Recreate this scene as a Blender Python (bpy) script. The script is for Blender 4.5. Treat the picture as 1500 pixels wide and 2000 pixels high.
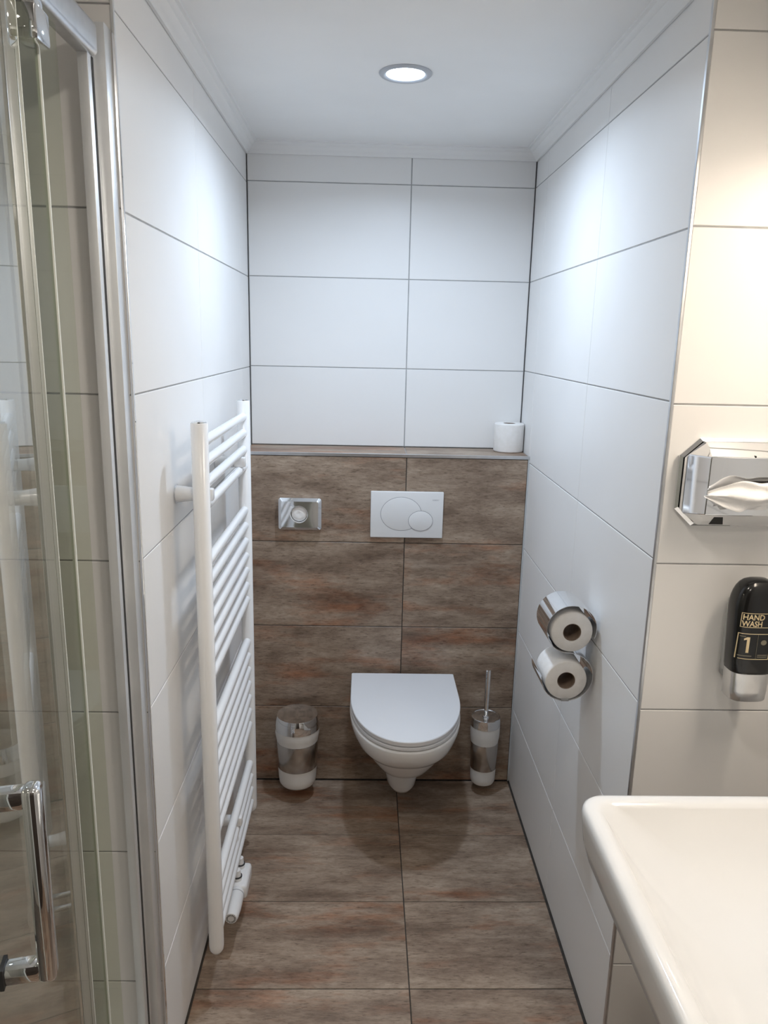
import bpy, math, random
from mathutils import Vector, Matrix, noise
random.seed(4)
for o in list(bpy.data.objects): bpy.data.objects.remove(o)
scene = bpy.context.scene
COL = scene.collection
# ------------------------------------------------------------------ camera
cd = bpy.data.cameras.new('camera'); cam = bpy.data.objects.new('camera', cd); COL.objects.link(cam)
cd.sensor_fit = 'VERTICAL'; cd.sensor_height = 24.0; cd.lens = 1464.234 / 2000 * 24.0; cd.clip_start = 0.02
_r = Vector((0.99951415, -0.02220141, 0.02187588)); _u = Vector((-0.01629708, 0.22600815, 0.97398908)); _f = Vector((0.02656806, 0.97387238, -0.22553653))
cam.matrix_world = Matrix(((_r.x, _u.x, -_f.x, 0.40461), (_r.y, _u.y, -_f.y, -2.48031), (_r.z, _u.z, -_f.z, 1.59277), (0, 0, 0, 1)))
scene.camera = cam
# ------------------------------------------------------------------ light and exposure
w = bpy.data.worlds.new('world'); scene.world = w; w.use_nodes = True
w.node_tree.nodes['Background'].inputs[0].default_value = (.9, .95, 1, 1); w.node_tree.nodes['Background'].inputs[1].default_value = .02
vs = scene.view_settings; vs.view_transform = 'Standard'; vs.look = 'None'; vs.gamma = 1; vs.use_curve_mapping = False
vs.exposure = 0.9
LED = (.68, .82, 1.0); LED_POWER = 4.0          # cool ceiling downlight in the toilet niche
FILL = (1.0, .91, .80); FILL_POWER = 1.9       # added, unseen fill downlights in front of the niche
WARM = (1.0, .86, .70); WARM_POWER = 18.5         # lamp above the washbasin

# ------------------------------------------------------------------ materials
def P(name, col, rough=.5, metal=0.0, spec=.5, emit=None, estr=0, coat=0):
    m = bpy.data.materials.new(name); m.use_nodes = True
    b = m.node_tree.nodes['Principled BSDF']
    b.inputs['Base Color'].default_value = (*col, 1); b.inputs['Roughness'].default_value = rough
    b.inputs['Metallic'].default_value = metal; b.inputs['Specular IOR Level'].default_value = spec
    b.inputs['Coat Weight'].default_value = coat; b.inputs['Coat Roughness'].default_value = .05
    if emit: b.inputs['Emission Color'].default_value = (*emit, 1); b.inputs['Emission Strength'].default_value = estr
    return m
def mottled(name, c1, c2, rough, scale, bump=0.0, bscale=60, metal=0, spec=.5):
    m = P(name, c1, rough, metal, spec); nt = m.node_tree; b = nt.nodes['Principled BSDF']
    tc = nt.nodes.new('ShaderNodeTexCoord'); n = nt.nodes.new('ShaderNodeTexNoise'); n.inputs['Scale'].default_value = scale
    nt.links.new(tc.outputs['Object'], n.inputs['Vector'])
    r = nt.nodes.new('ShaderNodeValToRGB'); r.color_ramp.elements[0].color = (*c1, 1); r.color_ramp.elements[1].color = (*c2, 1)
    r.color_ramp.elements[0].position = .35; r.color_ramp.elements[1].position = .65
    nt.links.new(n.outputs['Fac'], r.inputs[0]); nt.links.new(r.outputs[0], b.inputs['Base Color'])
    if bump:
        n2 = nt.nodes.new('ShaderNodeTexNoise'); n2.inputs['Scale'].default_value = bscale; nt.links.new(tc.outputs['Object'], n2.inputs['Vector'])
        bm = nt.nodes.new('ShaderNodeBump'); bm.inputs['Strength'].default_value = bump; bm.inputs['Distance'].default_value = .002
        nt.links.new(n2.outputs['Fac'], bm.inputs['Height']); nt.links.new(bm.outputs[0], b.inputs['Normal'])
    return m
def brown_tile():
    m = P('brown_stoneware', (.2, .15, .12), .42); nt = m.node_tree; b = nt.nodes['Principled BSDF']; L = nt.links.new; N = nt.nodes.new
    tc = N('ShaderNodeTexCoord'); oi = N('ShaderNodeObjectInfo')
    mu = N('ShaderNodeMath'); mu.operation = 'MULTIPLY'; mu.inputs[1].default_value = 37.0; L(oi.outputs['Random'], mu.inputs[0])
    ad = N('ShaderNodeVectorMath'); ad.operation = 'ADD'; L(tc.outputs['Object'], ad.inputs[0]); L(mu.outputs[0], ad.inputs[1])
    def nz(sx, sy, detail, rough=.6, off=0.):
        mp = N('ShaderNodeMapping'); mp.inputs['Scale'].default_value = (sx, sy, sy); mp.inputs['Location'].default_value = (off, off, off); L(ad.outputs[0], mp.inputs[0])
        n = N('ShaderNodeTexNoise'); n.inputs['Scale'].default_value = 1; n.inputs['Detail'].default_value = detail; n.inputs['Roughness'].default_value = rough
        L(mp.outputs[0], n.inputs['Vector']); return n.outputs['Fac']
    def ramp(src, stops):
        r = N('ShaderNodeValToRGB'); e = r.color_ramp.elements
        while len(e) < len(stops): e.new(.5)
        for el, (p, c) in zip(e, stops): el.position = p; el.color = (*c, 1)
        L(src, r.inputs[0]); return r.outputs[0]
    def mix(mode, fac, a, c):
        x = N('ShaderNodeMix'); x.data_type = 'RGBA'; x.blend_type = mode
        if isinstance(fac, float): x.inputs[0].default_value = fac
        else: L(fac, x.inputs[0])
        for s, v in ((x.inputs[6], a), (x.inputs[7], c)):
            if isinstance(v, tuple): s.default_value = (*v, 1)
            else: L(v, s)
        return x.outputs[2]
    base = ramp(nz(4.2, 13.0, 8, .68), [(.28, (.145, .097, .068)), (.42, (.250, .180, .131)), (.55, (.365, .278, .208)), (.72, (.50, .40, .31))])
    fine = ramp(nz(34.0, 150.0, 5, .75, 3.), [(.3, (.66, .63, .60)), (.55, (1, 1, 1)), (.75, (1.18, 1.16, 1.14))])
    c = mix('MULTIPLY', .95, base, fine)
    rust = ramp(nz(2.4, 11.0, 5, .65, 11.), [(.53, (0, 0, 0)), (.70, (1, 1, 1))])
    c = mix('MIX', rust, c, mix('MULTIPLY', 1.0, c, (1.0, .64, .48)))
    pale = ramp(nz(2.2, 20.0, 5, .6, 23.), [(.60, (0, 0, 0)), (.78, (.55, .55, .55))])
    c = mix('MIX', pale, c, (.54, .44, .35))
    speck = ramp(nz(45.0, 230.0, 3, .6, 31.), [(.33, (.40, .36, .33)), (.42, (1, 1, 1))])
    c = mix('MULTIPLY', .6, c, speck)
    L(c, b.inputs['Base Color'])
    bm = N('ShaderNodeBump'); bm.inputs['Strength'].default_value = .12; bm.inputs['Distance'].default_value = .002
    L(nz(20., 160., 3), bm.inputs['Height']); L(bm.outputs[0], b.inputs['Normal'])
    return m
def glass_mat(name, tint, r0=.05, k=1.0):
    m = bpy.data.materials.new(name); m.use_nodes = True; nt = m.node_tree; nt.nodes.clear(); L = nt.links.new; N = nt.nodes.new
    out = N('ShaderNodeOutputMaterial'); mx = N('ShaderNodeMixShader'); t = N('ShaderNodeBsdfTransparent'); g = N('ShaderNodeBsdfGlossy')
    t.inputs[0].default_value = (*tint, 1); g.inputs['Roughness'].default_value = .01; g.inputs[0].default_value = (1, 1, 1, 1)
    lw = N('ShaderNodeLayerWeight'); lw.inputs[0].default_value = .5
    pw = N('ShaderNodeMath'); pw.operation = 'POWER'; pw.inputs[1].default_value = 5; L(lw.outputs['Facing'], pw.inputs[0])
    ma = N('ShaderNodeMath'); ma.operation = 'MULTIPLY_ADD'; ma.inputs[1].default_value = (1 - r0) * k; ma.inputs[2].default_value = r0; L(pw.outputs[0], ma.inputs[0])
    L(ma.outputs[0], mx.inputs[0]); L(t.outputs[0], mx.inputs[1]); L(g.outputs[0], mx.inputs[2]); L(mx.outputs[0], out.inputs[0])
    return m
def emitter(name, col, strength):
    m = bpy.data.materials.new(name); m.use_nodes = True; nt = m.node_tree; nt.nodes.clear()
    e = nt.nodes.new('ShaderNodeEmission'); e.inputs[0].default_value = (*col, 1); e.inputs[1].default_value = strength
    o = nt.nodes.new('ShaderNodeOutputMaterial'); nt.links.new(e.outputs[0], o.inputs[0]); return m
M = {}
M['tile'] = mottled('white_glazed_tile', (.86, .852, .84), (.88, .873, .862), .40, 3.0, spec=.4)
M['grout'] = mottled('grey_grout', (.36, .36, .36), (.42, .42, .42), .9, 40)
M['brown'] = brown_tile()
M['dgrout'] = mottled('dark_grout', (.045, .038, .033), (.07, .06, .05), .9, 40)
M['plaster'] = mottled('ceiling_paint', (.91, .91, .90), (.93, .93, .92), .85, 5, .05, 250)
M['cornice'] = P('cornice_paint', (.87, .87, .86), .6)
M['alu'] = mottled('brushed_aluminium', (.66, .67, .69), (.74, .75, .77), .32, 30, metal=1)
M['chrome'] = mottled('chrome', (.80, .81, .83), (.86, .87, .88), .05, 8, metal=1)
M['satinchrome'] = mottled('satin_chrome', (.66, .67, .67), (.72, .73, .73), .16, 8, metal=1)
M['anod'] = mottled('anodised_profile', (.74, .76, .78), (.80, .82, .84), .38, 8, metal=.55)
M['satin'] = mottled('satin_steel', (.50, .47, .44), (.58, .55, .52), .22, 12, metal=1)
M['ceramic'] = mottled('white_ceramic', (.84, .835, .82), (.86, .855, .84), .08, 4, spec=.55)
M['lid'] = mottled('lid_plastic', (.82, .83, .85), (.84, .85, .87), .22, 4)
M['enamel'] = mottled('white_enamel', (.86, .865, .87), (.88, .885, .89), .16, 6)
M['plastic'] = mottled('white_plastic', (.80, .80, .80), (.83, .83, .83), .28, 8)
M['frost'] = mottled('white_satin_plastic', (.80, .79, .77), (.84, .83, .81), .4, 8)
M['paper'] = mottled('toilet_paper', (.86, .84, .81), (.90, .88, .86), .95, 60, .25, 500, spec=.1)
M['tissue'] = mottled('tissue_paper', (.93, .92, .91), (.97, .96, .95), .95, 40, .2, 300, spec=.1)
M['card'] = mottled('brown_card', (.22, .16, .12), (.28, .21, .16), .9, 60, spec=.1)
M['glass'] = glass_mat('shower_glass', (.865, .88, .84), .07)
M['doorglass'] = glass_mat('coated_door_glass', (.86, .875, .835), .15)
M['seal'] = glass_mat('clear_seal', (.74, .765, .71), .012, .25)
M['lip'] = glass_mat('clear_seal_lip', (.91, .93, .88), .008, .15)
M['sealw'] = P('pale_seal_lip', (.80, .82, .77), .5)
M['black'] = mottled('black_gloss_plastic', (.006, .006, .006), (.010, .010, .010), .16, 10)
M['dark'] = P('dark_rubber', (.03, .03, .03), .6)
M['shadegap'] = P('recess_shade', (.012, .012, .012), .7)  # near-black colour standing for the shade inside gaps and openings
M['gold'] = mottled('gold_print', (.72, .58, .34), (.78, .64, .40), .4, 30, metal=.3)
M['dimprint'] = P('grey_gold_print', (.20, .18, .13), .5)
M['greyprint'] = P('grey_print', (.42, .42, .44), .5)
M['silverp'] = mottled('silver_plastic', (.62, .62, .62), (.72, .72, .72), .22, 20, metal=.85)
M['holder'] = P('grey_holder_plastic', (.42, .43, .43), .25, .3)
M['tray'] = P('tray_acrylic', (.8, .8, .8), .2)

# ------------------------------------------------------------------ mesh helpers
ORIG = {}
class MB:
    def __init__(s): s.v = []; s.f = []
    def add(s, vs_, fs):
        o = len(s.v); s.v += [tuple(v) for v in vs_]; s.f += [tuple(i + o for i in f) for f in fs]; return s
    def box(s, x0, x1, y0, y1, z0, z1, c=0.0, ax=None):
        """box with chamfered edges c"""
        if c <= 0:
            v = [(x, y, z) for x in (x0, x1) for y in (y0, y1) for z in (z0, z1)]
            return s.add(v, [(0, 1, 3, 2), (4, 6, 7, 5), (0, 4, 5, 1), (2, 3, 7, 6), (0, 2, 6, 4), (1, 5, 7, 3)])
        X, Y, Z = (x0, x1), (y0, y1), (z0, z1); v = []; idx = {}
        for i in (0, 1):
            for j in (0, 1):
                for k in (0, 1):
                    sx, sy, sz = (1 - 2 * i), (1 - 2 * j), (1 - 2 * k)
                    for a in range(3):
                        p = [X[i] + sx * c, Y[j] + sy * c, Z[k] + sz * c]; p[a] = (X[i], Y[j], Z[k])[a]
                        idx[(i, j, k, a)] = len(v); v.append(tuple(p))
        f = []
        q = ((0, 0), (1, 0), (1, 1), (0, 1))
        for i in (0, 1):
            f.append([idx[(i, a, b, 0)] for a, b in q]); f.append([idx[(a, i, b, 1)] for a, b in q]); f.append([idx[(a, b, i, 2)] for a, b in q])
        for i in (0, 1):
            for j in (0, 1):
                f.append([idx[(i, j, 0, 0)], idx[(i, j, 1, 0)], idx[(i, j, 1, 1)], idx[(i, j, 0, 1)]])
                f.append([idx[(i, 0, j, 0)], idx[(i, 1, j, 0)], idx[(i, 1, j, 2)], idx[(i, 0, j, 2)]])
                f.append([idx[(0, i, j, 1)], idx[(1, i, j, 1)], idx[(1, i, j, 2)], idx[(0, i, j, 2)]])
                for k in (0, 1): f.append([idx[(i, j, k, a)] for a in range(3)])
        return s.add(v, f)
    def loft(s, loops, cap0=True, cap1=True, closed=True):
        n = len(loops[0]); v = [p for l in loops for p in l]; f = []
        for i in range(len(loops) - 1):
            for j in range(n if closed else n - 1):
                k = (j + 1) % n; f.append((i * n + j, i * n + k, (i + 1) * n + k, (i + 1) * n + j))
        if cap0: f.append(tuple(range(n - 1, -1, -1)))
        if cap1: f.append(tuple((len(loops) - 1) * n + j for j in range(n)))
        return s.add(v, f)
    def lathe(s, prof, c, axis='z', n=40, cap0=True, cap1=True):
        """prof: (radius, offset along axis)"""
        loops = []
        for r, h in prof:
            l = []
            for i in range(n):
                a = 2 * math.pi * i / n; ca, sa = r * math.cos(a), r * math.sin(a)
                l.append({'z': (c[0] + ca, c[1] + sa, c[2] + h), 'y': (c[0] + ca, c[1] + h, c[2] + sa), 'x': (c[0] + h, c[1] + ca, c[2] + sa)}[axis])
            loops.append(l)
        return s.loft(loops, cap0, cap1)
    def tube(s, p0, p1, r0, r1=None, n=20):
        p0, p1 = Vector(p0), Vector(p1); r1 = r0 if r1 is None else r1
        d = (p1 - p0).normalized(); a = d.orthogonal().normalized(); b = d.cross(a)
        return s.loft([[tuple(p + r * (math.cos(2 * math.pi * i / n) * a + math.sin(2 * math.pi * i / n) * b)) for i in range(n)] for p, r in ((p0, r0), (p1, r1))])
    def prism(s, poly, axis, a0, a1):
        """poly of 2-D points extruded along axis"""
        def pt(p, h): return {'x': (h, p[0], p[1]), 'y': (p[0], h, p[1]), 'z': (p[0], p[1], h)}[axis]
        return s.loft([[pt(p, a0) for p in poly], [pt(p, a1) for p in poly]])
    def build(s, name, mat, parent=None, smooth=None, bevel=0, seg=2):
        import bmesh
        o = ORIG.get(parent.name, Vector()) if parent else Vector()
        me = bpy.data.meshes.new(name); me.from_pydata([tuple(Vector(v) - o) for v in s.v], [], s.f)
        b = bmesh.new(); b.from_mesh(me); bmesh.ops.recalc_face_normals(b, faces=b.faces)
        if bevel: bmesh.ops.bevel(b, geom=list(b.edges), offset=bevel, segments=seg, affect='EDGES', profile=.5, clamp_overlap=True)
        b.to_mesh(me); b.free()
        me.materials.append(M[mat] if isinstance(mat, str) else mat)
        if smooth is not None:
            me.shade_smooth(); me.set_sharp_from_angle(angle=math.radians(smooth))
        ob = bpy.data.objects.new(name, me); COL.objects.link(ob)
        if parent: ob.parent = parent; ORIG[ob.name] = o
        else: ORIG[ob.name] = Vector()
        return ob
def tag(o, label=None, cat=None, group=None, kind=None):
    if label: o['label'] = label
    if cat: o['category'] = cat
    if group: o['group'] = group
    if kind: o['kind'] = kind
    return o
def thing(name, loc, label, cat, group=None):
    e = bpy.data.objects.new(name, None); e.location = loc; e.empty_display_size = .05; COL.objects.link(e); ORIG[e.name] = Vector(loc)
    return tag(e, label, cat, group)
def text_mesh(name, body, size, mat, parent, fn, bold=0.0, depth=0.0):
    """flat print: lay the glyph outlines through fn(u, v) -> world point"""
    cu = bpy.data.curves.new(name, 'FONT'); cu.body = body; cu.size = size; cu.offset = bold; cu.space_line = .92; cu.resolution_u = 3
    t = bpy.data.objects.new(name, cu); COL.objects.link(t)
    dg = bpy.context.evaluated_depsgraph_get(); dg.update()
    me = bpy.data.meshes.new_from_object(t.evaluated_get(dg)); bpy.data.objects.remove(t); bpy.data.curves.remove(cu)
    o = ORIG[parent.name]
    for v in me.vertices: v.co = Vector(fn(v.co.x, v.co.y)) - o
    me.materials.clear(); me.materials.append(M[mat]); me.name = name
    ob = bpy.data.objects.new(name, me); COL.objects.link(ob); ob.parent = parent; ORIG[ob.name] = o
    return ob

# ------------------------------------------------------------------ the setting
def tiled(name, O, U, V, N, us, vs_, tmat, gmat, label, ug=.0015, vg=.003, piece='tile', thick=.06, cat='wall', ends=(0, 0), pad=0.0):
    """slab whose tiles lie in the plane O + u*U + v*V, N towards the room; us/vs_ are the joint lines"""
    O, U, V, N = Vector(O), Vector(U), Vector(V), Vector(N)
    u0, u1, v0, v1 = us[0] - ends[0] - pad, us[-1] + ends[1] + pad, vs_[0] - (0 if name == 'floor' else pad), vs_[-1] + (0 if name == 'floor_front' else pad)
    mb = MB(); pts = [O + u * U + v * V + n * N for u in (u0, u1) for v in (v0, v1) for n in (-thick, -.0016)]
    mb.add(pts, [(0, 1, 3, 2), (4, 6, 7, 5), (0, 4, 5, 1), (2, 3, 7, 6), (0, 2, 6, 4), (1, 5, 7, 3)])
    w_ = mb.build(name, gmat); tag(w_, label, cat, kind='structure')
    for i in range(len(us) - 1):
        for j in range(len(vs_) - 1):
            a0, a1, b0, b1 = us[i] + ug / 2, us[i + 1] - ug / 2, vs_[j] + vg / 2, vs_[j + 1] - vg / 2
            c = O + (a0 + a1) / 2 * U + (b0 + b1) / 2 * V
            hu, hv, ch = (a1 - a0) / 2, (b1 - b0) / 2, .0009; jit = random.uniform(-.00015, .00015)
            loops = [[(su * (hu - k) * U + sv * (hv - k) * V + (n + jit) * N) for su, sv in ((-1, -1), (1, -1), (1, 1), (-1, 1))] for k, n in ((0, -.007), (0, -ch), (ch, 0))]
            t = MB().loft(loops).build(piece, tmat); t.location = c; t.parent = w_
    return w_
FX0, FX1, FY0, CEIL = -.93, 1.29, -3.10, 2.206
ZJ = [0, .291, .591, .891, 1.191, 1.491, 1.791, 2.091, CEIL]
YL, YR, XR, YB = -1.154, -1.123, .958, .1785
tiled('floor', (0, 0, 0), (1, 0, 0), (0, 1, 0), (0, 0, 1), [.003, .538, XR - .004], [YL, -.915, -.615, -.315, -.003], 'brown', 'dgrout',
      'brown wood-look floor tiles with dark joints', .003, .0025, cat='floor', pad=.03)
fl2 = tiled('floor_front', (0, 0, 0), (1, 0, 0), (0, 1, 0), (0, 0, 1), [-.022, .538, 1.138, FX1], [FY0, -3.015, -2.715, -2.415, -2.115, -1.815, -1.515, -1.215, YL - .0005], 'brown', 'dgrout',
      'brown floor tiles in front of the niche, beside the washbasin', .003, .0025, cat='floor', pad=.03)
LOW = tiled('wall_back_lower', (0, 0, 0), (1, 0, 0), (0, 0, 1), (0, -1, 0), [.001, .5445, XR - .005], [.002, .296, .604, .910, 1.206], 'brown', 'dgrout',
      'low brown tiled wall behind the toilet', .003, .0025, thick=.16)
tiled('wall_ledge', (0, 0, 1.2164), (1, 0, 0), (0, 1, 0), (0, 0, 1), [.001, .5445, XR - .001], [.003, YB - .002], 'brown', 'grout',
      'narrow tiled ledge on top of the low brown wall', .003, .002, thick=.0095)
tiled('wall_back', (0, YB, 0), (1, 0, 0), (0, 0, 1), (0, -1, 0), [.002, .544, XR - .002], [1.2175, 1.4905, 1.7895, 2.0895, CEIL], 'tile', 'grout',
      'upper back wall of white tiles above the ledge', .0035, .003)
tiled('wall_left', (0, 0, 0), (0, 1, 0), (0, 0, 1), (1, 0, 0), [YL + .002, -.590, .012, YB], [.002, .291, .591, .890, 1.188, 1.487, 1.787, 2.086, CEIL], 'tile', 'grout',
      'left niche wall of white tiles behind the radiator', .0020, .003, ends=(0, .06))
tiled('wall_right', (XR, 0, 0), (0, 1, 0), (0, 0, 1), (-1, 0, 0), [YR + .002, -.592, .010, YB], [.002, .291, .593, .896, 1.194, 1.492, 1.790, 2.091, CEIL], 'tile', 'grout',
      'right niche wall of white tiles behind the roll holder', .0020, .003, ends=(0, .06))
tiled('wall_right_return', (0, YR, 0), (1, 0, 0), (0, 0, 1), (0, -1, 0), [XR + .004, FX1], [.002, .275, .578, .882, 1.186, 1.488, 1.793, 2.096, CEIL], 'tile', 'grout',
      'white tiled wall above the washbasin, warmly lit', .002, .003)
tiled('wall_left_return', (0, YL, 0), (1, 0, 0), (0, 0, 1), (0, -1, 0), [FX0, -.603, -.004], [.002, .262, .575, .882, 1.185, 1.487, 1.792, 2.092, CEIL], 'tile', 'grout',
      'white tiled shower wall seen through the glass', .002, .003)
tiled('wall_shower_side', (FX0, 0, 0), (0, 1, 0), (0, 0, 1), (1, 0, 0), [FY0, -2.355, -1.755, YL], ZJ, 'tile', 'grout', 'far side wall of the shower', .002, .003)
tiled('wall_basin_side', (FX1, 0, 0), (0, 1, 0), (0, 0, 1), (-1, 0, 0), [FY0, -2.325, -1.725, YR], ZJ, 'tile', 'grout', 'white tiled wall carrying the washbasin', .002, .003)
tiled('wall_rear', (0, FY0, 0), (1, 0, 0), (0, 0, 1), (0, 1, 0), [FX0, -.33, .27, .87, FX1], ZJ, 'tile', 'grout', 'white tiled wall behind the camera', .002, .003)
dr = MB().box(.12, .98, FY0 + .0006, FY0 + .030, .004, 2.02, .002).build('added_door_1', mottled('added_dark_door', (.045, .034, .028), (.065, .05, .04), .5, 6)); tag(dr, 'added unseen dark wooden door behind the viewer', 'door', kind='structure')  # added out of view to darken chrome reflections and lower the fill
for x0, x1, z0, z1 in ((.05, .118, .002, 2.09), (.982, 1.05, .002, 2.09), (.118, .982, 2.022, 2.09)): MB().box(x0, x1, FY0 + .0006, FY0 + .022, z0, z1, .003).build('added_door_frame', 'cornice', dr)
MB().tube((.20, FY0 + .03, 1.02), (.20, FY0 + .075, 1.02), .009).tube((.195, FY0 + .072, 1.02), (.32, FY0 + .072, 1.02), .009).build('added_door_handle', 'chrome', dr, 40)
mb = MB().box(FX0 - .06, FX1 + .06, FY0 - .06, YB + .06, CEIL, CEIL + .06); tag(mb.build('ceiling', 'plaster'), 'smooth white painted ceiling', 'ceiling', kind='structure')

# cornice of three stepped lengths around the niche
def corn(d):   # (distance from wall, z)
    return [(0, 2.171), (.006, 2.171), (.008, 2.176), (.014, 2.180), (.020, 2.188), (.023, 2.194), (.030, 2.197), (.033, 2.202), (.040, 2.203), (.041, CEIL), (0, CEIL)]
pr = corn(0)
def cornice(name, label, P0, P1, inn0, inn1, nx, ny):
    l0 = [(P0[0] + nx * d + inn0[0] * d, P0[1] + ny * d + inn0[1] * d, z) for d, z in pr]
    l1 = [(P1[0] + nx * d + inn1[0] * d, P1[1] + ny * d + inn1[1] * d, z) for d, z in pr]
    tag(MB().loft([l0, l1]).build(name, 'cornice', smooth=40), label, 'cornice', kind='structure')
e = .0008
cornice('trim_1', 'white stepped cornice along the left niche wall', (e, YL), (e, YB - e), (0, 0), (0, -1), 1, 0)
cornice('trim_2', 'white stepped cornice along the right niche wall', (XR - e, YR), (XR - e, YB - e), (0, 0), (0, -1), -1, 0)
cornice('trim_3', 'white stepped cornice above the back wall', (e, YB - e), (XR - e, YB - e), (1, 0), (-1, 0), 0, -1)
# metal edge trims
tag(MB().box(XR - .0008, XR + .0045, YR - .0012, YR + .0075, .0, CEIL, .0008).build('trim_4', 'alu'), 'aluminium edge strip on the outer corner of the right wall', 'edge strip', kind='structure')
tag(MB().box(-.0045, .0008, YL - .0012, YL + .0055, .0, CEIL, .0008).build('trim_5', 'chrome'), 'aluminium edge strip on the outer corner of the left wall', 'edge strip', kind='structure')
tag(MB().box(.001, XR - .001, -.0018, .0025, 1.2070, 1.2176, .0006).build('trim_6', 'alu'), 'pale metal edge strip along the ledge front', 'edge strip', kind='structure')
tag(MB().box(XR - .0052, XR - .0003, -.0008, .003, .0, 1.2065).build('trim_7', P('pale_silicone', (.55, .57, .58), .4)), 'pale silicone joint between brown wall and right wall', 'joint', kind='structure')

# ------------------------------------------------------------------ lamps
def downlight(x, y, label, col, power, beam, group='ceiling downlights'):
    r = thing('ceiling_downlight', (x, y, CEIL), label, 'ceiling light', group)
    z = CEIL
    MB().lathe([(.063, 0), (.063, -.002), (.060, -.005), (.052, -.006), (.046, -.003), (.0455, -.0005)], (x, y, z), cap0=False, cap1=False).build('frame', P('lamp_ring', (.50, .52, .56), .35), r, 40)
    MB().lathe([(.0456, -.0012), (.040, -.0030), (.02, -.0042), (.002, -.0045)], (x, y, z), cap0=False).build('lens', emitter('led_lens', col, 14.0), r, 60)
    ld = bpy.data.lights.new('led', 'AREA'); ld.shape = 'DISK'; ld.size = .088; ld.energy = power; ld.color = col; ld.spread = math.radians(beam)
    lo = bpy.data.objects.new('led', ld); lo.location = (0, 0, -.0075); lo.parent = r; COL.objects.link(lo)
    return r
downlight(.486, -.517, 'round white LED downlight glowing in the niche ceiling', LED, LED_POWER, 158)
downlight(.36, -1.85, 'added unseen round fill downlight in the front ceiling between shower and washbasin', FILL, FILL_POWER, 170)  # lamp added out of view to fill the niche from the front
downlight(.62, -2.72, 'added unseen round fill downlight in the ceiling behind the viewer', FILL, FILL_POWER, 170)  # further unseen lamp, added for more fill
lp = thing('wall_lamp', (FX1, -1.60, 1.93), 'warm lamp on the wall above the washbasin', 'lamp')
MB().box(1.19, FX1 - .0005, -1.90, -1.30, 1.925, 1.965, .004).build('housing', 'alu', lp)
MB().box(1.195, 1.275, -1.89, -1.31, 1.915, 1.9249, .003).build('diffuser', emitter('warm_diffuser', WARM, WARM_POWER), lp)

# ------------------------------------------------------------------ toilet
def dloop(cx, w_, yb, yf, z, ys=None, n=40, ns=6, p=2.0):
    """D outline: straight back at yb, curved front at yf"""
    ys = (yb + (yf - yb) * .40) if ys is None else ys
    pts = []
    for i in range(ns): pts.append((cx - w_, yb + (ys - yb) * i / ns, z))
    for i in range(n + 1):
        a = math.pi * i / n; c, s_ = -math.cos(a), math.sin(a)
        pts.append((cx + w_ * math.copysign(abs(c) ** (2 / p), c), ys + (yf - ys) * abs(s_) ** (2 / p), z))
    for i in range(ns - 1, -1, -1): pts.append((cx + w_, yb + (ys - yb) * i / ns, z))
    return pts
TX = .550
t = thing('toilet', (TX, -.002, .07), 'white wall-hung toilet with closed lid on the brown wall', 'toilet')
prof = [(.0705, .016, -.15), (.0725, .034, -.183), (.078, .046, -.199), (.092, .054, -.210), (.13, .061, -.222), (.19, .067, -.243), (.214, .068, -.255), (.220, .076, -.292), (.224, .090, -.338), (.236, .103, -.358), (.255, .115, -.375), (.285, .131, -.404), (.309, .141, -.424), (.313, .143, -.427), (.317, .150, -.436), (.338, .165, -.457), (.358, .1755, -.475), (.380, .1805, -.486), (.397, .182, -.490), (.402, .181, -.489), (.4035, .177, -.485)]
MB().loft([dloop(TX, w_, -.002, yf, z, p=2.35 if z < .35 else 2.15) for z, w_, yf in prof]).build('bowl', 'ceramic', t, 60)
MB().loft([dloop(TX, a, -.045, yf, z, -.20, p=2.1) for z, a, yf in ((.4068, .174, -.483), (.4085, .1795, -.4885), (.4165, .1800, -.489), (.4185, .1775, -.4865), (.4187, .160, -.47))]).build('seat', 'lid', t, 50)
MB().loft([dloop(TX, a, -.030, yf, z, -.20, p=2.1) for z, a, yf in ((.4222, .172, -.484), (.4240, .1785, -.4905), (.4370, .1800, -.4925), (.4395, .1785, -.491), (.4403, .174, -.4865))]).build('lid', 'lid', t, 35)
for sx in (-.08, .08): MB().lathe([(.011, 0), (.011, .03)], (TX + sx - .015, -.034, .418), 'x', 16).build('hinge', 'chrome', t, 40)
# flush plate
fp = thing('flush_plate', (.549, 0, 1.012), 'white dual flush plate with two round buttons above the toilet', 'flush plate')
px0, px1, pz0, pz1 = .4265, .6725, .932, 1.092
MB().box(px0, px1, -.012, -.0006, pz0, pz1).build('plate', 'plastic', fp, 30, bevel=.0025, seg=3)
groove = P('plate_groove', (.30, .30, .32), .6); 
def oval(prof_, cx, cz, ax, az, cap1):
    mb = MB(); n = 64
    return mb.loft([[(cx + (ax + d) * math.cos(2 * math.pi * k / n), y, cz + (az + d) * math.sin(2 * math.pi * k / n)) for k in range(n)] for d, y in prof_], False, cap1)
for cx, cz, ax, az, y0, lab in ((.530, 1.015, .0685, .0575, -.0119, 'large oval flush button'), (.5965, .992, .0405, .0340, -.0131, 'small oval flush button overlapping the large one')):
    oval(((.0014, y0 + .0004), (.0014, y0 - .0003), (0, y0 - .0003), (0, y0 + .0004)), cx, cz, ax, az, False).build('groove', groove, fp)
    bt = oval(((0, y0), (0, y0 - .0005), (-.002, y0 - .0013)), cx, cz, ax, az, True).build('button', 'plastic', fp, 25); bt['label'] = lab
text_mesh('logo', 'GEBERIT', .0062, 'greyprint', fp, lambda u, v: (.6345 + u, -.01215, 1.0625 + v))
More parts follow.
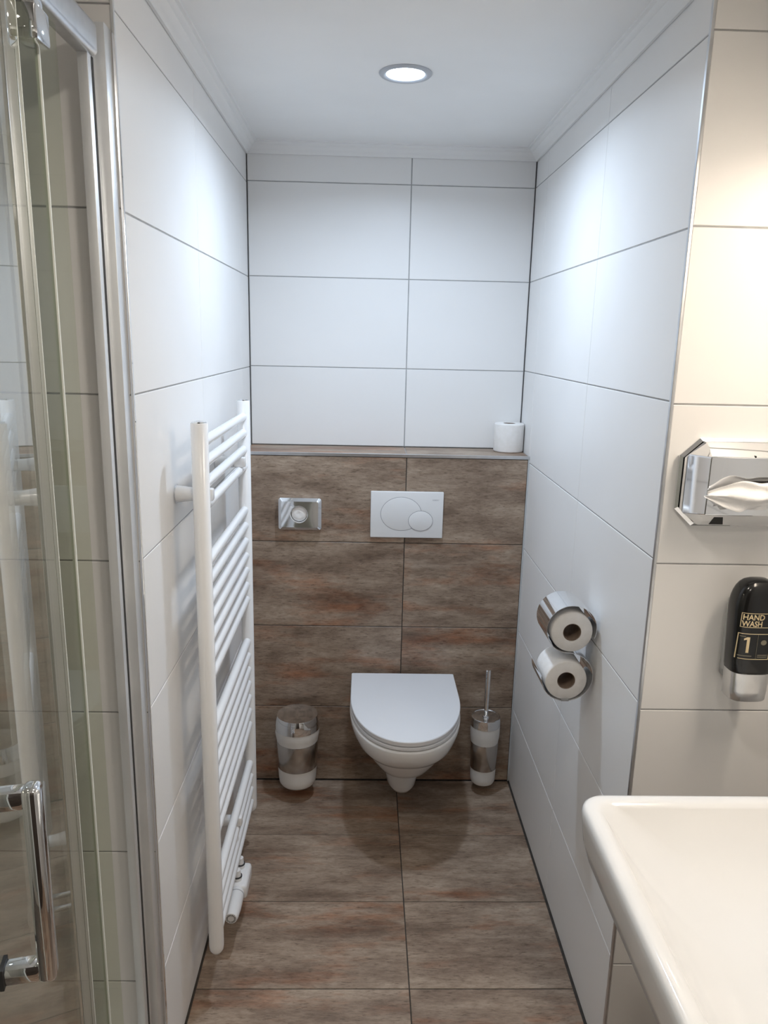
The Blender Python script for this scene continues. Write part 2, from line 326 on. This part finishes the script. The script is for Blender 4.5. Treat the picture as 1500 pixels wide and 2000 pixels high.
# hygiene bag dispenser
hb = thing('bag_dispenser', (.189, 0, 1.011), 'small chrome hygiene bag dispenser left of the flush plate', 'bag dispenser')
hx0, hx1, hz0, hz1 = .117, .261, .957, 1.066
def rr(x0, x1, z0, z1, r, y, n=6):
    pts = []
    for cx, cz, a0 in ((x1 - r, z1 - r, 0), (x0 + r, z1 - r, 90), (x0 + r, z0 + r, 180), (x1 - r, z0 + r, 270)):
        for i in range(n + 1):
            a = math.radians(a0 + 90 * i / n); pts.append((cx + r * math.cos(a), y, cz + r * math.sin(a)))
    return pts
def ringloop(cx, cz, r, y, n):
    """circle sampled to pair with rr() points"""
    pts = []
    for a0 in (0, 90, 180, 270):
        for i in range(7):
            a = math.radians(a0 + 90 * i / 6 + (0 if i not in (0, 6) else (1 if i == 0 else -1))); pts.append((cx + r * math.cos(a), y, cz + r * math.sin(a)))
    return pts
hc = (.1865, 1.012)
MB().loft([rr(hx0, hx1, hz0, hz1, .009, -.0006), rr(hx0, hx1, hz0, hz1, .009, -.020), rr(hx0 + .010, hx1 - .010, hz0 + .010, hz1 - .010, .006, -.030),
           ringloop(hc[0], hc[1], .030, -.0302, 0), ringloop(hc[0], hc[1], .028, -.027, 0), ringloop(hc[0], hc[1], .027, -.012, 0)], cap0=True, cap1=True).build('cover', 'chrome', hb, 25)
MB().lathe([(.0265, -.0125), (.026, -.018), (.020, -.0225), (.010, -.0235), (.003, -.0215)], (hc[0], 0, hc[1]), 'y', 28, False, True).build('bag_stack', 'paper', hb, 40)

# ------------------------------------------------------------------ waste bin and brush set, held on the brown wall
bx, by = .184, -.094
wb = thing('waste_bin', (bx, by, .052), 'white wall-mounted waste bin with chrome lid and steel band, left of the toilet', 'waste bin')
MB().lathe([(.045, .052), (.058, .0545), (.0635, .063), (.0655, .08), (.068, .125), (.0715, .222), (.0745, .238), (.0765, .25), (.0765, .268)], (bx, by, 0), n=56).build('body', 'frost', wb, 50)
MB().lathe([(.0688, .123), (.0696, .124), (.0728, .220), (.0722, .2215)], (bx, by, 0), n=56, cap0=False, cap1=False).build('band', 'satin', wb, 40)
MB().lathe([(.074, .2685), (.0778, .2685), (.0775, .285), (.0755, .300), (.0715, .3135), (.070, .3165), (.067, .3165), (.060, .3145), (.002, .3145)], (bx, by, 0), n=56).build('lid', 'chrome', wb, 30)
MB().box(bx - .018, bx + .018, by + .06, -.0005, .15, .19, .003).build('wall_bracket', 'satin', wb)
qx, qy = .848, -.062
tb = thing('toilet_brush_set', (qx, qy, .04), 'white toilet brush holder with chrome lid, upright handle and steel band, right of the toilet', 'toilet brush')
MB().lathe([(.030, .040), (.040, .0425), (.0435, .05), (.0445, .065), (.0455, .10), (.0480, .2), (.0510, .222), (.0520, .238), (.0520, .264)], (qx, qy, 0), n=48).build('holder', 'frost', tb, 50)
MB().lathe([(.0462, .100), (.0468, .101), (.0492, .200), (.0487, .201)], (qx, qy, 0), n=48, cap0=False, cap1=False).build('band', 'satin', tb, 40)
MB().lathe([(.050, .2645), (.0528, .2645), (.0525, .285), (.0510, .2965), (.048, .2975), (.046, .295), (.012, .293), (.0105, .299), (.0045, .301)], (qx, qy, 0), n=48).build('lid', 'chrome', tb, 30)
MB().lathe([(.0070, .296), (.0072, .31), (.0086, .38), (.0092, .470), (.0084, .4735), (.005, .4745)], (qx, qy, 0), n=20).build('handle', 'chrome', tb, 40)
MB().box(qx - .014, qx + .014, qy + .04, -.0005, .13, .165, .003).build('wall_bracket', 'satin', tb)

# ------------------------------------------------------------------ toilet rolls and holder
def roll(name, c, axis, r, h, label, group, hole=.0215):
    rt = thing(name, c, label, 'toilet roll', group)
    MB().lathe([(hole, 0), (r - .003, 0), (r - .0006, .002), (r, .005), (r, h - .005), (r - .0006, h - .002), (r - .003, h), (hole, h), (hole - .0001, h - .0005), (hole - .0001, .0005)], c, axis, 56, False, False).build('paper', 'paper', rt, 50)
    MB().lathe([(hole - .0003, .001), (hole - .0003, h - .001), (hole - .0014, h - .001), (hole - .0014, .001), (hole - .0003, .001)], c, axis, 40, False, False).build('cardboard_tube', 'card', rt, 50)
    return rt
roll('toilet_roll', (.906, .124, 1.2168), 'z', .0515, .098, 'spare toilet roll standing upright on the ledge', 'toilet rolls')
roll('toilet_roll', (.8945, -.850, .9340), 'y', .0490, .098, 'upper toilet roll lying in the chrome wall holder', 'toilet rolls')
roll('toilet_roll', (.8900, -.850, .8122), 'y', .0495, .098, 'lower toilet roll lying in the chrome wall holder', 'toilet rolls')
hd = thing('toilet_roll_holder', (XR, -.80, .88), 'S-shaped chrome holder for two toilet rolls on the right wall', 'roll holder')
path = []
R1, Z1, R2, Z2, HX = .0585, .9420, .0610, .8225, .8925
for i in range(41):
    a = math.radians(-22 + (292 * i / 40)); path.append((HX + R1 * math.cos(a), Z1 + R1 * math.sin(a)))
for i in range(1, 41):
    a = math.radians(90 - 272 * i / 40); path.append((HX - .002 + R2 * math.cos(a), Z2 + R2 * math.sin(a)))
th = .0011; inner = []; outer = []
for i, (x, z) in enumerate(path):
    a = path[max(i - 1, 0)]; b = path[min(i + 1, len(path) - 1)]; dx, dz = b[0] - a[0], b[1] - a[1]; l = math.hypot(dx, dz); nx, nz = -dz / l, dx / l
    inner.append((x + nx * th / 2, z + nz * th / 2)); outer.append((x - nx * th / 2, z - nz * th / 2))
mb = MB(); n = len(path); y0, y1 = -.8535, -.748
for i in range(n - 1):
    q = [(inner[i], y0), (inner[i + 1], y0), (inner[i + 1], y1), (inner[i], y1), (outer[i], y0), (outer[i + 1], y0), (outer[i + 1], y1), (outer[i], y1)]
V = [];
for pth in (inner, outer):
    for y in (y0, y1): V += [(p[0], y, p[1]) for p in pth]
F = []
for i in range(n - 1):
    F += [(i, i + 1, n + i + 1, n + i), (2 * n + i, 3 * n + i, 3 * n + i + 1, 2 * n + i + 1), (i, 2 * n + i, 2 * n + i + 1, i + 1), (n + i, n + i + 1, 3 * n + i + 1, 3 * n + i)]
F += [(0, n, 3 * n, 2 * n), (n - 1, 3 * n - 1, 4 * n - 1, 2 * n - 1)]
mb.add(V, F).build('curved_sheet', 'chrome', hd, 40)
MB().box(.9522, XR - .0004, -.825, -.777, .920, .955, .001).build('wall_plate', 'chrome', hd)
MB().box(HX - .012, HX + .006, -.8538, -.8524, .7605, .7665, .0005).build('stop_tab', 'holder', hd)

# ------------------------------------------------------------------ towel radiator
RX, RYr, RYf = .0635, -.372, -.934
ra = thing('towel_radiator', (0, (RYr + RYf) / 2, .13), 'white tubular towel radiator hung on the left wall', 'radiator')
for y, zb in ((RYf, .128), (RYr, .128)):
    po = MB().lathe([(.006, zb), (.0125, zb + .003), (.0168, zb + .011), (.0178, zb + .022), (.0178, 1.4145), (.0166, 1.4160)], (RX, y, 0), n=32).build('post', 'enamel', ra, 40)
    MB().lathe([(.0150, 1.4150), (.0150, 1.4185), (.0095, 1.4192), (.0085, 1.4165), (.0050, 1.4165), (.0040, 1.4195), (.0005, 1.4195)], (RX, y, 0), n=20).build('end_plug', 'chrome', po, 30)
RZ = [1.372, 1.327, 1.281, 1.234, 1.107, 1.062, 1.016, .972, .928, .883, .839, .706, .662, .617, .572, .527, .482, .437, .304, .260, .215, .170]
rung0 = MB().tube((RX, RYr, 0), (RX, RYf, 0), .0112, n=18)
proto = None
for z in RZ:
    if proto is None:
        mb = MB(); mb.v = [(x, y, zz + z) for x, y, zz in rung0.v]; mb.f = rung0.f
        proto = mb.build('rung', 'enamel', ra, 40); zp = z
    else:
        c = proto.copy(); COL.objects.link(c); c.parent = ra; c.location = (0, 0, z - zp)
for y, z in ((-.892, 1.2575), (-.460, 1.2575), (-.640, .282)):
    br = MB().lathe([(.0195, .0006), (.0190, .004), (.0155, .03), (.0150, .049)], (0, y, z), 'x', 24).build('wall_bracket', 'enamel', ra, 40)
    MB().lathe([(.0205, .0004), (.0205, .0024)], (0, y, z), 'x', 24).build('washer', 'alu', br, 40)
    MB().box(.049, .081, y - .010, y + .010, z - .0135, z + .0135).build('clamp', 'plastic', br, 40, bevel=.004, seg=2)
va = MB().box(.052, .101, -.712, -.612, .086, .130).build('valve_block', 'plastic', ra, 40, bevel=.010, seg=3)
for y in (-.635, -.685):
    MB().lathe([(.0105, .126), (.0125, .128), (.0125, .140), (.0100, .142), (.0085, .160)], (.072, y, 0), n=20).build('union_nut', 'plastic', va, 30)
    MB().lathe([(.0130, .1395), (.0130, .1425)], (.072, y, 0), n=20).build('seal_ring', 'dark', va, 30)
    MB().tube((.0006, y, .108), (.055, y, .108), .0075).build('pipe', 'chrome', va, 40)
    MB().lathe([(.020, .0006), (.019, .006), (.012, .008)], (0, y, .108), 'x', 24).build('rosette', 'satin', va, 40)
hdv = MB().lathe([(.0150, .005), (.0165, 0), (.0185, -.010), (.0200, -.018), (.0202, -.070), (.0180, -.098), (.0160, -.106), (.0145, -.1075)], (.075, -.700, .110), 'y', 28).build('thermostat_head', 'plastic', va, 30)
for k in range(16):
    a = 2 * math.pi * k / 16
    MB().tube((.075 + .0085 * math.cos(a), -.8078, .110 + .0085 * math.sin(a)), (.075 + .0125 * math.cos(a), -.8076, .110 + .0125 * math.sin(a)), .0009, n=6).build('grip_slot', 'dark', va)
MB().lathe([(.0201, -.022), (.0204, -.0225), (.0204, -.0245), (.0201, -.025)], (.075, -.700, .110), 'y', 28, False, False).build('collar_ring', 'greyprint', va, 30)

# ------------------------------------------------------------------ tissue dispenser on the warm wall
td = thing('tissue_dispenser', (1.11, YR, 1.345), 'faceted chrome tissue box dispenser on the wall above the soap', 'tissue dispenser')
def octo(x0, x1, z0, z1, cx, cz, y): return [(x0 + cx, y, z0), (x1 - cx, y, z0), (x1, y, z0 + cz), (x1, y, z1 - cz), (x1 - cx, y, z1), (x0 + cx, y, z1), (x0, y, z1 - cz), (x0, y, z0 + cz)]
MB().loft([octo(.982, 1.238, 1.267, 1.427, .034, .032, YR - .0006), octo(.980, 1.240, 1.265, 1.429, .034, .032, YR - .012), octo(.985, 1.235, 1.270, 1.424, .033, .031, YR - .016)]).build('back_plate', 'chrome', td)
MB().loft([octo(.990, 1.230, 1.276, 1.418, .032, .03, YR - .0158), octo(.990, 1.230, 1.276, 1.418, .032, .03, YR - .0205)]).build('gap', 'shadegap', td)  # dark slab painted as the shade between back plate and cover
cov = MB()
A = octo(.9855, 1.2345, 1.270, 1.424, .033, .030, YR - .020); B = octo(.9865, 1.2335, 1.272, 1.4235, .031, .022, YR - .034)
Cc = octo(1.0085, 1.2115, 1.300, 1.404, .0012, .0012, YR - .076)
cov.loft([A, B, Cc]).build('cover', 'chrome', td, 12, bevel=.0012, seg=2)
sl = []
for k in range(32):
    a = 2 * math.pi * k / 32; sl.append((1.11 + .060 * math.copysign(abs(math.cos(a)) ** .7, math.cos(a)), 1.352 + .011 * math.sin(a)))
MB().loft([[(x, YR - .0764, z) for x, z in sl], [(x, YR - .0770, z) for x, z in sl]]).build('slot', 'shadegap', td)  # solid dark oval, the shade inside the slot put into its colour
fz = lambda d: 1.272 + .028 / .042 * (d - .034)
MB().loft([[(x, YR - d + .0003, fz(d) - k) for x, d in ((1.036, .038), (1.062, .038), (1.046, .068), (1.030, .068))] for k in (-.0006, .0006)]).build('opening_shade', 'shadegap', td)  # dark patch laid on the facet as painted shade of the opening
MB().box(1.0865, 1.0875, YR - .077, YR - .03, 1.4040, 1.4070).build('seam', 'shadegap', td)
# tissue: folded thin sheet pulled from the slot
ts = MB(); NU, NV = 40, 14; rows = []
for i in range(NU + 1):
    u = i / NU; row = []
    for j in range(NV + 1):
        v = j / NV * 2 - 1
        x = 1.0015 + .175 * u
        zc = 1.3375 + .022 * u; h = (.004 + .020 * min(1, u * 3.2) ** .8) * (1 + .18 * math.sin(7 * u))
        nzv = noise.noise(Vector((u * 7, v * 1.3, 2.1)))
        z = zc + v * h * (1 + .12 * nzv) - .006 * math.sin(u * 3.1)
        out = .010 + .022 * math.sin(math.pi * min(1, u * 1.0)) * (1 - .55 * v * v) + .0055 * math.sin(v * 5.5 + u * 6) + .004 * nzv
        row.append((x + .003 * math.sin(v * 3), YR - .0785 - max(out, .001), z))
    rows.append(row)
ts.loft(rows, False, False, closed=False)
# second fold behind, lower lip
rows = []
for i in range(25):
    u = i / 24; row = []
    for j in range(9):
        v = j / 8 * 2 - 1
        row.append((1.024 + .13 * u - .004 * v, YR - .080 - .016 * math.sin(math.pi * (.15 + .7 * u)) - .004 * math.sin(v * 4 + 3 * u), 1.3205 + .018 * u + v * (.007 + .012 * u) + .002 * math.sin(9 * u)))
    rows.append(row)
ts.loft(rows, False, False, closed=False)
to = ts.build('paper_tissue', 'tissue', None, 60)
sm = to.modifiers.new('thickness', 'SOLIDIFY'); sm.thickness = .0006
tag(to, 'crumpled white paper tissue hanging out of the chrome dispenser', 'tissue')

# ------------------------------------------------------------------ soap dispenser
SX, SY = 1.133, -1.180
sd = thing('soap_dispenser', (SX, YR, .945), 'black hand wash dispenser with silver pump and gold lettering on the wall', 'soap dispenser')
def sel(hw, hd_, z, n=48, p=3.2, cx=SX, cy=SY): 
    return [(cx + hw * math.copysign(abs(math.cos(a)) ** (2 / p), math.cos(a)), cy + hd_ * math.copysign(abs(math.sin(a)) ** (2 / p), math.sin(a)), z) for a in (2 * math.pi * i / n for i in range(n))]
def hwz(z): return .0385 + .0065 * (min(max(z, 1.0), 1.12) - 1.0) / .12
bl = [sel(.0375, .0290, 1.0005)]
for z in (1.004, 1.03, 1.06, 1.09, 1.12): bl.append(sel(hwz(z), .0300, z))
for k in range(1, 9):
    a = math.pi / 2 * k / 8; bl.append(sel(.045 * max(math.cos(a) ** .62, .08), .030 * max(math.cos(a) ** .5, .1), 1.12 + .058 * math.sin(a)))
MB().loft(bl).build('bottle', 'black', sd, 60)
pl = [sel(.0340, .0270, .944), sel(.0352, .0285, .946), sel(.0362, .0295, .962), sel(.0364, .0297, .9635), sel(.0364, .0297, .975), sel(.0366, .0299, .9765), sel(.0378, .0302, 1.000)]
MB().loft(pl).build('pump', 'silverp', sd, 35)
MB().box(1.108, 1.165, YR - .022, YR - .0006, .965, 1.115).build('wall_holder', 'holder', sd, 40, bevel=.004, seg=2)
MB().box(SX - .036, SX + .036, SY + .012, YR - .021, .985, 1.13).build('clip', 'holder', sd, 40, bevel=.005, seg=2)
def on_bottle(x, z, lift=.0005):
    hw = hwz(z); c = min(abs((x - SX) / hw), .999); s_ = (1 - c ** 3.2) ** (1 / 3.2)
    return (x, SY - .030 * s_ - lift, z)
def strip(name, x0, x1, z0, z1, mat, n=10, lift=.0005):
    mb = MB(); rows = [[on_bottle(x0 + (x1 - x0) * i / n, z, lift) for i in range(n + 1)] for z in (z0, z1)]
    return mb.loft(rows, False, False, closed=False).build(name, mat, sd)
def frame(x0, x1, z0, z1, t_, mat):
    mb = MB()
    for a0, a1, b0, b1 in ((x0, x1, z0, z0 + t_), (x0, x1, z1 - t_, z1), (x0, x0 + t_, z0, z1), (x1 - t_, x1, z0, z1)):
        rows = [[on_bottle(a0 + (a1 - a0) * i / 10, z) for i in range(11)] for z in (b0, b1)]
        mb.loft(rows, False, False, closed=False)
    return mb.build('label_frame', mat, sd)
frame(1.0965, 1.1690, 1.0925, 1.1205, .0011, 'gold')
frame(1.0955, 1.1545, 1.0305, 1.0810, .0013, 'gold')
strip('label_divider', 1.1295, 1.1301, 1.032, 1.0795, 'dimprint')
text_mesh('lettering', 'HAND', .0148, 'gold', sd, lambda u, v: on_bottle(1.0985 + u * .90, 1.1075 + v), bold=.0003)
text_mesh('lettering', 'WASH', .0148, 'gold', sd, lambda u, v: on_bottle(1.0985 + u * .84, 1.0950 + v), bold=.0003)
mb = MB()
for q in (((1.1105, 1.0435), (1.1155, 1.0435), (1.1155, 1.0740), (1.1105, 1.0740)), ((1.1055, 1.0675), (1.1105, 1.0690), (1.1105, 1.0740), (1.1055, 1.0710))):
    mb.add([on_bottle(*p_) for p_ in q], [(0, 1, 2, 3)])
mb.build('numeral', 'gold', sd)
for (x0, x1, z) in ((1.0985, 1.108, 1.0745), (1.0985, 1.122, 1.0365), (1.1325, 1.151, 1.0385), (1.1325, 1.151, 1.0350)):
    strip('small_print', x0, x1, z, z + .0016, 'dimprint')
em = MB(); em.add([on_bottle(1.1415, 1.0640)] + [on_bottle(1.1415 + .0055 * math.cos(a), 1.0640 + .0050 * math.sin(a)) for a in (2 * math.pi * i / 20 for i in range(20))], [(0, i + 1, (i + 1) % 20 + 1) for i in range(20)])
em.build('emblem', 'dimprint', sd)

# ------------------------------------------------------------------ washbasin
ws = thing('washbasin', (1.03, -1.657, .70), 'white ceramic washbasin with thick rounded rim in the right foreground', 'washbasin')
bx0, bx1, by0, by1 = .772, FX1 - .001, -1.957, -1.357
def rrz(x0, x1, y0, y1, r, z, n=10, zf=None):
    pts = []
    rr_ = (r, r, r, r) if not isinstance(r, tuple) else r
    for (cx, cy, a0, q) in ((x1, y1, 0, 0), (x0, y1, 90, 1), (x0, y0, 180, 2), (x1, y0, 270, 3)):
        r_ = rr_[q]; ox = cx - r_ if q in (0, 3) else cx + r_; oy = cy - r_ if q in (0, 1) else cy + r_
        for i in range(n + 1):
            a = math.radians(a0 + 90 * i / n); pts.append((ox + r_ * math.cos(a), oy + r_ * math.sin(a), z))
    return pts
LO = []
for z, i, r in ((.690, .150, .05), (.700, .125, .06), (.722, .060, .06), (.742, .026, .055), (.762, .011, .050), (.79, .004, .046), (.825, .0008, .043), (.838, 0, .042), (.8455, .0022, .040), (.8488, .0062, .037), (.850, .012, .034), (.8500, .020, .030), (.8490, .0255, .027), (.8462, .0300, .027)):
    LO.append(rrz(bx0 + i, bx1, by0 + i, by1 - i, (.006, r, r, .006), z))
for z, i, j, r in ((.8420, .0330, .105, .035), (.832, .040, .112, .045), (.812, .056, .124, .06), (.788, .080, .140, .075), (.766, .110, .158, .085), (.752, .140, .175, .08), (.746, .165, .190, .06), (.7445, .19, .205, .04)):
    LO.append(rrz(bx0 + i, bx1 - j, by0 + i, by1 - i, r, z))
MB().loft(LO).build('basin', 'ceramic', ws, 70)
MB().lathe([(.022, .7450), (.022, .7475), (.018, .7485), (.002, .7485)], (1.03, -1.657, 0), n=24).build('drain', 'chrome', ws, 40)

# ------------------------------------------------------------------ shower cabin
sc = thing('shower_cabin', (-.03, -1.30, .0), 'glass shower cabin with chrome profiles, top rail and a glass door standing ajar', 'shower')
MB().box(-.040, -.0055, -1.186, YL - .0008, .03, 2.055).build('wall_profile', 'anod', sc, 40, bevel=.0012, seg=2)
MB().box(-.037, -.021, -1.222, -1.185, .03, 2.045).build('inner_profile', 'anod', sc, 40, bevel=.0012, seg=2)
MB().box(-.0208, -.0200, -1.207, -1.200, .03, 2.0).build('groove_shade', 'dark', sc)  # dark strip on the profile face, painted shade of its groove
MB().box(-.0318, -.0282, -1.3840, -1.322, .035, 2.0).build('clear_seal_lip', 'lip', sc)
MB().box(-.0328, -.0268, -1.3872, -1.3842, .035, 2.0).build('glass_edge_seal', 'sealw', sc)
MB().box(-.0315, -.0285, -1.452, -1.3887, .035, 1.99).build('gap_seal', 'seal', sc)
MB().box(-.043, -.012, -2.05, -1.195, 2.001, 2.050).build('top_rail', 'alu', sc, 40, bevel=.009, seg=4)
tha = math.radians(-11.5); dv = Vector((-math.sin(tha), -math.cos(tha), 0)); nv = Vector((math.cos(tha), -math.sin(tha), 0))
H0 = Vector((-.0245, -1.4555, 0))
def dp(s_, n, z): return tuple(H0 + dv * s_ + nv * n + Vector((0, 0, z)))
def dbox(s0, s1, n0, n1, z0, z1): 
    mb = MB(); v = [dp(s_, n_, z) for s_ in (s0, s1) for n_ in (n0, n1) for z in (z0, z1)]
    return mb.add(v, [(0, 1, 3, 2), (4, 6, 7, 5), (0, 4, 5, 1), (2, 3, 7, 6), (0, 2, 6, 4), (1, 5, 7, 3)])
door = dbox(.0, .60, -.006, 0, .04, 1.985).build('door_glass', 'doorglass', sc)
dbox(-.0032, -.0002, -.006, .0002, .04, 1.98).build('door_seal', 'sealw', door)
dbox(.598, .606, -.009, .003, .04, 1.98).build('door_seal', 'sealw', door)
MB().box(-.046, -.014, -1.420, -1.378, 1.950, 1.992).build('hinge', 'chrome', sc, 40, bevel=.004, seg=2)
MB().box(-.036, -.018, -1.412, -1.386, 1.990, 2.003).build('hinge_pin', 'chrome', sc, 40, bevel=.003, seg=2)
dbox(.402, .424, .034, .051, .968, 1.182).build('handle_bar', 'chrome', door, 40, bevel=.006, seg=3)
for z0, z1 in ((.970, .990), (1.160, 1.180)):
    dbox(.404, .422, .0004, .037, z0, z1).build('handle_arm', 'chrome', door, 40, bevel=.004, seg=2)
    dbox(.4025, .4235, .0002, .004, z0 - .0015, z1 + .0015).build('handle_gasket', 'dark', door)
tr = MB().box(FX0 + .001, -.0225, -2.05, YL - .001, .0, .03).build('shower_tray', 'tray', None, 40, bevel=.004, seg=2)
tag(tr, 'low white shower tray behind the glass', 'shower tray')
